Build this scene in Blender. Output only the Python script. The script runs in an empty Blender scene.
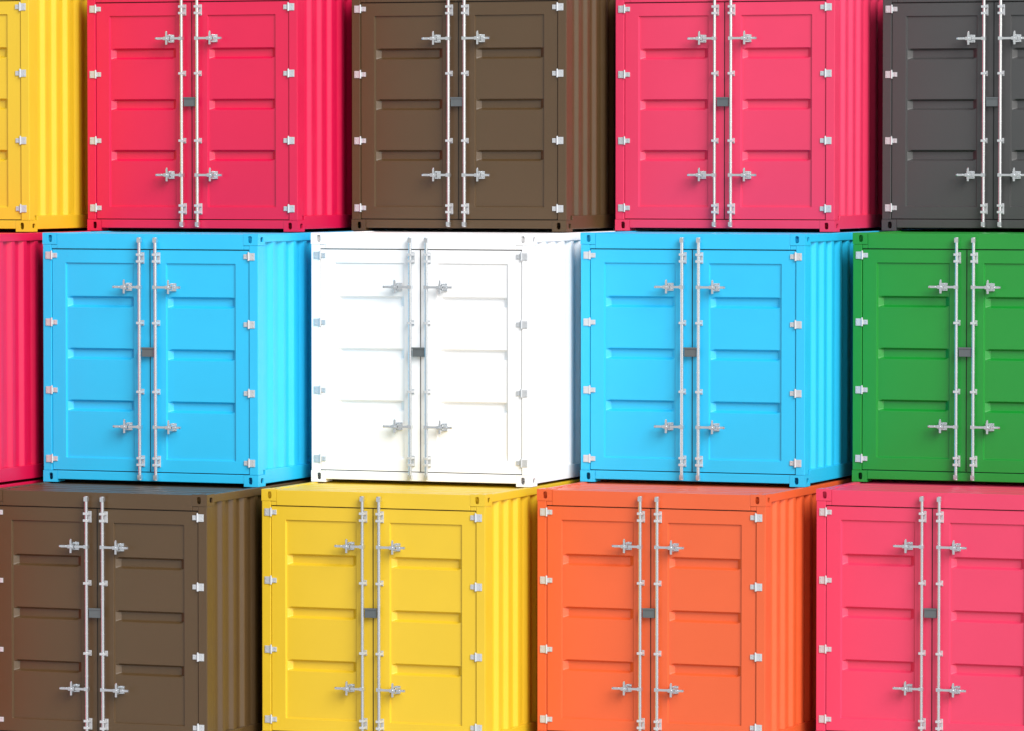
import bpy, bmesh, math
from mathutils import Vector, Matrix

scene = bpy.context.scene
col = scene.collection
scene.view_settings.view_transform = 'Standard'
scene.view_settings.look = 'None'
scene.view_settings.exposure = 0

W, L, H = 2.438, 6.058, 2.572
THETA = math.radians(21.5)
CX, CY = W / 2, L / 2

# ------------------------------------------------------------- materials
def lin(c):
    out = []
    for v in c:
        v /= 255.0
        out.append(v / 12.92 if v <= 0.04045 else ((v + 0.055) / 1.055) ** 2.4)
    return out

def paint(name, rgb, rough=0.40, ior=1.6):
    m = bpy.data.materials.new(name); m.use_nodes = True
    nt = m.node_tree; b = nt.nodes['Principled BSDF']
    b.inputs['IOR'].default_value = ior
    c = [min(0.9, v) for v in lin(rgb)]
    tc = nt.nodes.new('ShaderNodeTexCoord')
    n1 = nt.nodes.new('ShaderNodeTexNoise'); n1.inputs['Scale'].default_value = 1.7
    n1.inputs['Detail'].default_value = 6
    nt.links.new(tc.outputs['Object'], n1.inputs['Vector'])
    mix = nt.nodes.new('ShaderNodeMix'); mix.data_type = 'RGBA'
    mix.inputs[6].default_value = (*[v * 0.95 for v in c], 1)
    mix.inputs[7].default_value = (*[min(0.93, v * 1.05 + 0.002) for v in c], 1)
    nt.links.new(n1.outputs['Fac'], mix.inputs[0])
    nt.links.new(mix.outputs[2], b.inputs['Base Color'])
    n2 = nt.nodes.new('ShaderNodeTexNoise'); n2.inputs['Scale'].default_value = 9
    n2.inputs['Detail'].default_value = 5
    nt.links.new(tc.outputs['Object'], n2.inputs['Vector'])
    mr = nt.nodes.new('ShaderNodeMapRange')
    mr.inputs['To Min'].default_value = rough - 0.06; mr.inputs['To Max'].default_value = rough + 0.08
    nt.links.new(n2.outputs['Fac'], mr.inputs['Value'])
    nt.links.new(mr.outputs['Result'], b.inputs['Roughness'])
    n3 = nt.nodes.new('ShaderNodeTexNoise'); n3.inputs['Scale'].default_value = 3.0
    nt.links.new(tc.outputs['Object'], n3.inputs['Vector'])
    bp = nt.nodes.new('ShaderNodeBump'); bp.inputs['Strength'].default_value = 0.08
    bp.inputs['Distance'].default_value = 0.02
    nt.links.new(n3.outputs['Fac'], bp.inputs['Height'])
    nt.links.new(bp.outputs['Normal'], b.inputs['Normal'])
    return m

def metal(name, v, metallic, rough):
    m = bpy.data.materials.new(name); m.use_nodes = True
    nt = m.node_tree; b = nt.nodes['Principled BSDF']
    tc = nt.nodes.new('ShaderNodeTexCoord')
    n = nt.nodes.new('ShaderNodeTexNoise'); n.inputs['Scale'].default_value = 6
    nt.links.new(tc.outputs['Object'], n.inputs['Vector'])
    mix = nt.nodes.new('ShaderNodeMix'); mix.data_type = 'RGBA'
    mix.inputs[6].default_value = (v[0]*.93, v[1]*.93, v[2]*.93, 1)
    mix.inputs[7].default_value = (*v, 1)
    nt.links.new(n.outputs['Fac'], mix.inputs[0])
    nt.links.new(mix.outputs[2], b.inputs['Base Color'])
    b.inputs['Metallic'].default_value = metallic
    b.inputs['Roughness'].default_value = rough
    return m

ZINC = metal('polished_steel', (0.72, 0.75, 0.78), 0.9, 0.16)
PLATE = metal('galvanised_steel', (0.56, 0.58, 0.60), 0.30, 0.35)
LOCK = metal('dark_grey_steel', (0.10, 0.115, 0.12), 0.1, 0.5)
RUB = metal('black_rubber', (0.02, 0.02, 0.02), 0.0, 0.8)

PAINTS = {
    'crimson': ('crimson red', paint('crimson_paint', (206, 8, 66))),
    'rose':    ('rose red',  paint('rose_paint', (216, 48, 88))),
    'pink':    ('pinkish red', paint('pinkish_red_paint', (210, 54, 90))),
    'brown':   ('dark brown', paint('brown_paint', (76, 56, 30))),
    'grey':    ('dark grey', paint('grey_paint', (60, 60, 60))),
    'blue':    ('sky blue', paint('sky_blue_paint', (30, 178, 224))),
    'white':   ('white', paint('white_paint', (243, 243, 243))),
    'green':   ('green', paint('green_paint', (8, 132, 38))),
    'yellow':  ('golden yellow', paint('yellow_paint', (214, 178, 34))),
    'orange':  ('orange', paint('orange_paint', (212, 88, 42))),
}
BASEPAINT = PAINTS['blue'][1]

# ------------------------------------------------------------- mesh helpers
def box(bm, x0, x1, y0, y1, z0, z1):
    v = [bm.verts.new((x, y, z)) for x in (x0, x1) for y in (y0, y1) for z in (z0, z1)]
    for f in ((0,1,3,2),(4,6,7,5),(0,4,5,1),(2,3,7,6),(0,2,6,4),(1,5,7,3)):
        bm.faces.new([v[i] for i in f])

def cyl(bm, p0, p1, r, seg=20):
    p0 = Vector(p0); p1 = Vector(p1); d = p1 - p0
    m = Matrix.Translation((p0 + p1) / 2) @ d.to_track_quat('Z', 'Y').to_matrix().to_4x4()
    bmesh.ops.create_cone(bm, cap_ends=True, segments=seg, radius1=r, radius2=r, depth=d.length, matrix=m)

def finish(bm, name, mat, bevel=0.0, smooth=False):
    bmesh.ops.recalc_face_normals(bm, faces=bm.faces)
    if bevel:
        es = [e for e in bm.edges if len(e.link_faces) == 2 and e.calc_face_angle(0) > math.radians(40)]
        bmesh.ops.bevel(bm, geom=es, offset=bevel, segments=2, profile=0.6, affect='EDGES', clamp_overlap=True)
    me = bpy.data.meshes.new(name); bm.to_mesh(me); bm.free()
    if smooth:
        for p in me.polygons: p.use_smooth = True
        me.set_sharp_from_angle(angle=math.radians(30))
    me.materials.append(mat)
    return me

def centre(bm):
    bmesh.ops.translate(bm, verts=bm.verts, vec=(-CX, -CY, 0))

CW, CD, CH = 0.162, 0.178, 0.118   # corner casting

def mesh_frame():
    bm = bmesh.new()
    g = 0.003
    for y0, y1 in ((g, 0.13), (L - 0.13, L - g)):
        for x0, x1 in ((g, 0.10), (W - 0.10, W - g)):
            box(bm, x0, x1, y0, y1, CH + .001, H - CH - .001)
        box(bm, CW + .001, W - CW - .001, y0, y1 - .02, 2.410, H - 0.006)      # header
        box(bm, CW + .001, W - CW - .001, y0, y1 - .02, 0.03, 0.118)          # sill
    for x0, x1 in ((g, 0.07), (W - 0.07, W - g)):
        box(bm, x0, x1, CD + .001, L - CD - .001, H - 0.085, H - 0.004)
        box(bm, x0, x1, CD + .001, L - CD - .001, 0.025, 0.165)
    for x0, x1 in ((0.101, CW), (W - CW, W - 0.101)):
        box(bm, x0, x1, 0.006, 0.10, 2.410, H - CH - .002)
    box(bm, 0.072, W - 0.072, 0.12, L - 0.14, 0.05, 0.13)
    centre(bm)
    return finish(bm, 'frame', BASEPAINT, 0.006)

def mesh_casting():
    bm = bmesh.new()
    t = 0.016
    def plate(axis, off, a0, a1, b0, b1, ha, hb, hw, hh):
        n = 24
        outer = []; inner = []
        ca, cb = (a0 + a1) / 2 + ha, (b0 + b1) / 2 + hb
        for i in range(n):
            t_ = 2 * math.pi * i / n
            c, s = math.cos(t_), math.sin(t_)
            ia = ca + hw * (abs(c) ** .6) * (1 if c > 0 else -1)
            ib = cb + hh * (abs(s) ** .6) * (1 if s > 0 else -1)
            k = 1e9
            if c > 1e-6: k = min(k, (a1 - ca) / c)
            if c < -1e-6: k = min(k, (a0 - ca) / c)
            if s > 1e-6: k = min(k, (b1 - cb) / s)
            if s < -1e-6: k = min(k, (b0 - cb) / s)
            outer.append((ca + k * c, cb + k * s)); inner.append((ia, ib))
        for cor in ((a0, b0), (a0, b1), (a1, b0), (a1, b1)):
            j = min(range(n), key=lambda q: (outer[q][0]-cor[0])**2 + (outer[q][1]-cor[1])**2)
            outer[j] = cor
        def P(a, b, o):
            if axis == 'y': return (a, o, b)
            if axis == 'x': return (o, a, b)
            return (a, b, o)
        V = [[bm.verts.new(P(*p, o)) for p in ring] for ring, o in ((outer, off[0]), (inner, off[0]), (inner, off[1]), (outer, off[1]))]
        for i in range(n):
            j = (i + 1) % n
            for k in range(3):
                bm.faces.new((V[k][i], V[k][j], V[k+1][j], V[k+1][i]))
            bm.faces.new((V[3][i], V[3][j], V[0][j], V[0][i]))
    plate('y', (0, t), 0, CW, 0, CH, 0.008, 0, 0.022, 0.036)
    plate('x', (0, t), t, CD, 0, CH, 0, 0, 0.034, 0.026)
    plate('z', (CH - t, CH), t, CW, t, CD, 0, 0, 0.030, 0.055)
    box(bm, t, CW, t, CD, 0, t)
    box(bm, CW - t, CW, t, CD - t, t, CH - t)
    box(bm, t, CW, CD - t, CD, t, CH - t)
    return finish(bm, 'corner_casting', BASEPAINT)

def mesh_side():
    bm = bmesh.new()
    pts = []
    y = 0.131; end = L - 0.131
    per = 0.262; d = 0.038
    n = int((end - y) / per); per = (end - y) / n
    for i in range(n):
        b = y + i * per
        pts += [(b, 0.012), (b + per * .26, 0.012), (b + per * .46, 0.012 + d), (b + per * .80, 0.012 + d)]
    pts.append((end, 0.012))
    def prof(yy):
        for (ya, xa), (yb, xb) in zip(pts, pts[1:]):
            if ya <= yy <= yb: return xa + (xb - xa) * (yy - ya) / (yb - ya)
        return 0.012
    S = []
    m = n * 32
    for i in range(m + 1):
        yy = y + (end - y) * i / m
        if 0 < i < m:
            xx = sum(prof(min(max(yy + k * .002, y), end)) for k in range(-3, 4)) / 7
        else: xx = 0.012
        S.append((yy, xx))
    z0, z1 = 0.166, H - 0.086
    o = [[bm.verts.new((x, yy, z)) for z in (z0, z1)] for yy, x in S]
    q = [[bm.verts.new((x + .004, yy, z)) for z in (z0, z1)] for yy, x in S]
    for i in range(len(S) - 1):
        bm.faces.new((o[i][0], o[i+1][0], o[i+1][1], o[i][1]))
        bm.faces.new((q[i][0], q[i][1], q[i+1][1], q[i+1][0]))
        bm.faces.new((o[i][0], q[i][0], q[i+1][0], o[i+1][0]))
        bm.faces.new((o[i][1], o[i+1][1], q[i+1][1], q[i][1]))
    for i in (0, -1):
        bm.faces.new((o[i][0], o[i][1], q[i][1], q[i][0]))
    bmesh.ops.translate(bm, verts=bm.verts, vec=(-CX, -CY, 0))
    return finish(bm, 'side_wall', BASEPAINT, 0, True)

def mesh_roof():
    bm = bmesh.new()
    y = CD * .75; end = L - CD * .75; n = 22; per = (end - y) / n
    pts = []
    for i in range(n):
        b = y + i * per
        pts += [(b, H - .022), (b + per*.35, H - .022), (b + per*.5, H - .010), (b + per*.85, H - .010)]
    pts.append((end, H - .022))
    o = [[bm.verts.new((x, yy, z)) for x in (0.071, W - .071)] for yy, z in pts]
    q = [[bm.verts.new((x, yy, z - .004)) for x in (0.071, W - .071)] for yy, z in pts]
    for i in range(len(pts) - 1):
        for s, r in ((o, 0), (q, 1)):
            bm.faces.new((s[i][0], s[i+1][0], s[i+1][1], s[i][1]))
        bm.faces.new((o[i][0], q[i][0], q[i+1][0], o[i+1][0]))
        bm.faces.new((o[i][1], q[i][1], q[i+1][1], o[i+1][1]))
    for i in (0, -1):
        bm.faces.new((o[i][0], o[i][1], q[i][1], q[i][0]))
    centre(bm)
    return finish(bm, 'roof', BASEPAINT)

def mesh_panel(name, w, z0, z1, fx0, fx1, fz0, fz1, grooves, yfront=0.014, thick=0.05):
    """sheet of width w (x 0..w) with a recessed field and horizontal pressed grooves"""
    bm = bmesh.new()
    b = 0.006; rec = 0.018; gb = 0.020; gh = 0.038; gd = 0.042; gm = 0.006; ge = 0.046
    xs = [0, fx0, fx0 + b, fx0 + b + gm, fx0 + b + gm + ge, fx1 - b - gm - ge, fx1 - b - gm, fx1 - b, fx1, w]
    zs = [z0, fz0, fz0 + b]
    for g in sorted(grooves):
        zs += [g - gh - gb, g - gh, g + gh, g + gh + gb]
    zs += [fz1 - b, fz1, z1]
    def dep(x, z):
        d = 0
        if fx0 + b - 1e-6 <= x <= fx1 - b + 1e-6 and fz0 + b - 1e-6 <= z <= fz1 - b + 1e-6: d += rec
        if xs[4] - 1e-6 <= x <= xs[5] + 1e-6 and any(abs(z - g) <= gh + 1e-6 for g in grooves): d += gd
        return d
    F = [[bm.verts.new((x, yfront + dep(x, z), z)) for z in zs] for x in xs]
    for i in range(len(xs) - 1):
        for j in range(len(zs) - 1):
            bm.faces.new((F[i][j], F[i+1][j], F[i+1][j+1], F[i][j+1]))
    bmesh.ops.recalc_face_normals(bm, faces=bm.faces)
    es = [e for e in bm.edges if len(e.link_faces) == 2 and e.calc_face_angle(0) > math.radians(15)]
    bmesh.ops.bevel(bm, geom=es, offset=0.0022, segments=2, profile=0.5, affect='EDGES', clamp_overlap=True)
    bd = [e for e in bm.edges if len(e.link_faces) == 1]
    r = bmesh.ops.extrude_edge_only(bm, edges=bd)
    nv = [v for v in r['geom'] if isinstance(v, bmesh.types.BMVert)]
    for v in nv: v.co.y = yfront + thick + .03
    ne = [e for e in r['geom'] if isinstance(e, bmesh.types.BMEdge) and len(e.link_faces) == 1]
    bmesh.ops.contextual_create(bm, geom=ne)
    return finish(bm, name, BASEPAINT)

DZ0, DZ1 = 0.128, 2.400
DX0, DXM, DX1 = 0.108, 1.219, W - 0.108
DW = DXM - 0.006 - DX0
GRO = [0.795, 1.330, 1.865]
FR = (0.150, 0.930)
me_door_l = mesh_panel('door', DW, DZ0, DZ1, FR[0], FR[1], 0.255, 2.265, GRO)
me_door_r = mesh_panel('door', DW, DZ0, DZ1, DW - FR[1], DW - FR[0], 0.255, 2.265, GRO)
me_back = mesh_panel('rear_wall', W - .204, 0.121, 2.408, .08, W - .29, 0.25, 2.3, GRO)

def mesh_rod():
    bm = bmesh.new()
    cyl(bm, (0, -0.050, 0.055), (0, -0.050, 2.520), 0.0180)
    for z, s in ((0.075, 1), (2.500, -1)):
        box(bm, -0.020, 0.020, -0.070, -0.030, z - .022, z + .022)
        box(bm, -0.010, 0.010, -0.032, -0.004, z - .018, z + .018)
        cyl(bm, (0, -0.050, z - s*.022), (0, -0.050, z - s*.030), 0.024)
    for z in (0.42, 0.72, 1.15, 1.50, 1.88, 2.16):
        cyl(bm, (0, -0.050, z - .006), (0, -0.050, z + .006), 0.0208)
    return finish(bm, 'locking_rod', ZINC, 0, True)

def mesh_guide(h, w, hc):
    bm = bmesh.new()
    box(bm, -w/2, w/2, 0.004, 0.0135, -h/2, h/2)
    r = .026
    for z in ((-h*.30, h*.30) if h > .1 else (0,)):
        box(bm, -r, -r + .007, -0.050, 0.004, z - hc, z + hc)
        box(bm, r - .007, r, -0.050, 0.004, z - hc, z + hc)
        box(bm, -r, r, -0.075, -0.069, z - hc, z + hc)
        box(bm, -r, -r + .007, -0.069, -0.050, z - hc, z + hc)
        box(bm, r - .007, r, -0.069, -0.050, z - hc, z + hc)
    return finish(bm, 'rod_guide', PLATE, 0.0015)

def mesh_hinge():
    bm = bmesh.new()
    box(bm, -0.068, -0.004, -0.006, 0.002, -0.037, 0.037)
    box(bm, 0.004, 0.058, 0.003, 0.0135, -0.024, 0.024)
    cyl(bm, (0, -0.004, -0.042), (0, -0.004, 0.042), 0.010)
    cyl(bm, (0, -0.004, 0.042), (0, -0.004, 0.048), 0.007)
    for z in (-.013, .013):
        cyl(bm, (0.038, -0.001, z), (0.038, 0.004, z), 0.006, 8)
        cyl(bm, (-0.050, -0.010, z * 1.5), (-0.050, -0.005, z * 1.5), 0.006, 8)
    return finish(bm, 'hinge', PLATE, 0.0012)

def mesh_handle(s):
    bm = bmesh.new()
    def bx(a, b, *r): box(bm, min(a*s, b*s), max(a*s, b*s), *r)
    bx(-0.022, 0.024, -0.074, -0.026, -0.018, 0.018)
    bx(0.02, 0.275, -0.074, -0.062, -0.012, 0.012)
    cyl(bm, (0.275*s, -0.068, 0), (0.292*s, -0.068, 0), 0.014)
    bx(0.115, 0.205, 0.016, 0.029, -0.040, 0.040)
    bx(0.138, 0.182, -0.060, 0.018, -0.025, 0.025)
    bx(0.149, 0.171, -0.086, -0.075, -0.066, 0.066)
    bx(0.149, 0.171, -0.075, 0.016, 0.030, 0.042)
    bx(0.149, 0.171, -0.075, 0.016, -0.042, -0.030)
    bx(0.128, 0.192, -0.092, -0.0865, -0.018, 0.018)
    cyl(bm, (0.16*s, -0.102, 0), (0.16*s, -0.092, 0), 0.011, 10)
    cyl(bm, (0.16*s, -0.081, 0.066), (0.16*s, -0.081, 0.076), 0.009, 10)
    cyl(bm, (0.225*s, -0.082, 0), (0.225*s, -0.074, 0), 0.010, 10)
    return finish(bm, 'handle', ZINC, 0.0015)

def mesh_lockbox():
    bm = bmesh.new()
    box(bm, -0.064, 0.064, -0.050, 0.012, -0.048, 0.044)
    box(bm, -0.068, 0.068, -0.056, -0.0505, 0.030, 0.048)
    return finish(bm, 'lock_box', LOCK, 0.004)

def mesh_gasket():
    bm = bmesh.new()
    box(bm, DXM - .0055, DXM + .0055, 0.020, 0.07, DZ0, DZ1)
    box(bm, 0.101, 0.1075, 0.03, 0.07, DZ0, DZ1)
    box(bm, W - .1075, W - 0.101, 0.03, 0.07, DZ0, DZ1)
    box(bm, 0.11, W - .11, 0.03, 0.07, DZ1 + .001, 2.409)
    box(bm, 0.11, W - .11, 0.03, 0.07, 0.119, DZ0 - .001)
    centre(bm)
    return finish(bm, 'door_gasket', RUB)

M = dict(frame=mesh_frame(), casting=mesh_casting(), side=mesh_side(), roof=mesh_roof(),
         rod=mesh_rod(), guide_big=mesh_guide(.115, .058, .012), guide=mesh_guide(.055, .050, .012),
         hinge=mesh_hinge(), hl=mesh_handle(-1), hr=mesh_handle(1), lock=mesh_lockbox(), gasket=mesh_gasket())

# ------------------------------------------------------------- prototype container
proto = []
def part(name, me, parent, loc=(0, 0, 0), scale=(1, 1, 1), painted=False, rotz=0):
    o = bpy.data.objects.new(name, me)
    o.location = loc; o.scale = scale; o.rotation_euler = (0, 0, rotz)
    col.objects.link(o); o.parent = parent
    if painted:
        o.material_slots[0].link = 'OBJECT'; o.material_slots[0].material = BASEPAINT
    proto.append(o)
    return o

root = bpy.data.objects.new('shipping_container', None)
root.empty_display_size = 0.5
col.objects.link(root)
part('frame', M['frame'], root, painted=True)
for sx in (1, -1):
    for sy in (1, -1):
        for sz in (1, -1):
            part('corner_casting', M['casting'], root, (-CX * sx, -CY * sy, H - CH if sz == 1 else CH),
                 (sx, sy, 1 if sz == 1 else -1), True)
part('side_wall', M['side'], root, painted=True)
part('side_wall', M['side'], root, scale=(-1, 1, 1), painted=True)
part('roof', M['roof'], root, painted=True)
part('rear_wall', me_back, root, ((W - .204) / 2, CY, 0), painted=True, rotz=math.pi)
part('door_gasket', M['gasket'], root)
for side in (0, 1):
    ox = DX0 if side == 0 else DXM + .006
    d = part('door', me_door_l if side == 0 else me_door_r, root, (ox - CX, -CY, 0), painted=True)
    rx = (DXM - .090 if side == 0 else DXM + .090) - ox
    part('locking_rod', M['rod'], d, (rx, 0, 0))
    for z in (0.235, 2.320): part('rod_guide', M['guide_big'], d, (rx, 0, z))
    for z in (0.95, 1.655): part('rod_guide', M['guide'], d, (rx, 0, z))
    for z in (0.590, 2.022): part('handle', M['hl'] if side == 0 else M['hr'], d, (rx, 0, z))
    hx = 0.104 - DX0 if side == 0 else (W - 0.104) - ox
    for z in (0.24, 0.95, 1.650, 2.340):
        part('hinge', M['hinge'], d, (hx, 0, z), (1 if side == 0 else -1, 1, 1))
part('lock_box', M['lock'], root, (DXM - CX, -CY, 1.358))

# ------------------------------------------------------------- layout (left front corner x, y, tier)
LV = [0.0, H + .001, 2 * H + .002]
stack = [
    (-5.298, 50.45, 0, 'brown',  'dark brown steel shipping container standing on the concrete yard'),
    (-8.090, 50.45, 0, 'crimson',  'crimson red steel shipping container standing on the concrete yard'),
    (-2.533, 50.45, 0, 'yellow', 'golden yellow steel shipping container standing on the concrete yard'),
    (0.252, 50.45, 0, 'orange',  'orange steel shipping container standing on the concrete yard'),
    (3.075, 50.45, 0, 'pink',    'pinkish red steel shipping container standing on the concrete yard'),
    (-7.630, 51.60, 1, 'crimson', 'crimson red steel shipping container stacked on a dark brown one'),
    (-4.845, 51.60, 1, 'blue',   'sky blue steel shipping container stacked beside a white one'),
    (-2.076, 51.60, 1, 'white',  'white steel shipping container stacked between two sky blue ones'),
    (0.706, 51.60, 1, 'blue',    'sky blue steel shipping container stacked on an orange one'),
    (3.515, 51.60, 1, 'green',   'green steel shipping container stacked on a pinkish red one'),
    (-7.293, 53.00, 2, 'yellow', 'golden yellow steel shipping container on top of a sky blue one'),
    (-4.500, 53.00, 2, 'crimson', 'crimson red steel shipping container on top of a sky blue one'),
    (-1.700, 53.00, 2, 'brown',  'dark brown steel shipping container on top of a white one'),
    (1.092, 53.00, 2, 'rose',    'rose red steel shipping container on top of a sky blue one'),
    (3.918, 53.00, 2, 'grey',    'dark grey steel shipping container on top of a green one'),
]
R = Matrix.Rotation(-THETA, 4, 'Z')
for i, (x, y, lv, c, label) in enumerate(stack):
    off = R @ Vector((CX, CY, 0))
    if i == 0:
        r = root; mp = {o: o for o in proto}
    else:
        r = root.copy(); col.objects.link(r)
        mp = {root: r}
        for o in proto:
            n = o.copy(); col.objects.link(n); mp[o] = n
        for o in proto:
            mp[o].parent = r if o.parent == root else mp[o.parent]
    r.location = (x + off.x, y + off.y, LV[lv])
    r.rotation_euler = (0, 0, -THETA)
    r['label'] = label; r['category'] = 'container'; r['group'] = 'stacked shipping containers'
    for o in proto:
        n = mp[o]
        if n.material_slots[0].link == 'OBJECT':
            n.material_slots[0].material = PAINTS[c][1]

# ------------------------------------------------------------- ground
bm = bmesh.new()
bmesh.ops.create_grid(bm, x_segments=4, y_segments=4, size=1500)
me = bpy.data.meshes.new('ground'); bm.to_mesh(me); bm.free()
g = bpy.data.objects.new('ground', me); col.objects.link(g); g['kind'] = 'structure'
g.location = (0, 0, -0.001)
gm = bpy.data.materials.new('yard_concrete'); gm.use_nodes = True
nt = gm.node_tree; b = nt.nodes['Principled BSDF']
tc = nt.nodes.new('ShaderNodeTexCoord'); n = nt.nodes.new('ShaderNodeTexNoise')
n.inputs['Scale'].default_value = .6; n.inputs['Detail'].default_value = 9
nt.links.new(tc.outputs['Object'], n.inputs['Vector'])
cr = nt.nodes.new('ShaderNodeValToRGB')
cr.color_ramp.elements[0].color = (.42, .42, .42, 1); cr.color_ramp.elements[1].color = (.54, .54, .54, 1)
nt.links.new(n.outputs['Fac'], cr.inputs['Fac']); nt.links.new(cr.outputs['Color'], b.inputs['Base Color'])
b.inputs['Roughness'].default_value = .85
me.materials.append(gm)

# ------------------------------------------------------------- light
AZ = math.radians(30); EL = math.radians(33)
v = Vector((math.sin(AZ) * math.cos(EL), -math.cos(AZ) * math.cos(EL), math.sin(EL)))
sd = bpy.data.lights.new('sun', 'SUN'); sd.energy = 3.95; sd.angle = math.radians(36); sd.color = (1, .98, .955)
so = bpy.data.objects.new('sun', sd); col.objects.link(so)
so.rotation_euler = v.to_track_quat('Z', 'Y').to_euler(); so.location = (10, 0, 30)
w = bpy.data.worlds.new('World'); scene.world = w; w.use_nodes = True
nt = w.node_tree; bg = nt.nodes['Background']
sky = nt.nodes.new('ShaderNodeTexSky'); sky.sky_type = 'NISHITA'; sky.sun_disc = False
sky.sun_elevation = EL; sky.sun_rotation = math.atan2(v.x, v.y)
hs = nt.nodes.new('ShaderNodeHueSaturation'); hs.inputs['Saturation'].default_value = 0.35
nt.links.new(sky.outputs['Color'], hs.inputs['Color'])
nt.links.new(hs.outputs['Color'], bg.inputs['Color']); bg.inputs['Strength'].default_value = 0.15

# ------------------------------------------------------------- camera
cd = bpy.data.cameras.new('camera'); co = bpy.data.objects.new('camera', cd); col.objects.link(co)
co.location = (0, 0, 5.93)
co.rotation_euler = (math.radians(90 - 2.394), 0, 0)
cd.lens = 5000 / 1024 * 36; cd.sensor_width = 36; cd.clip_end = 3000
scene.camera = co
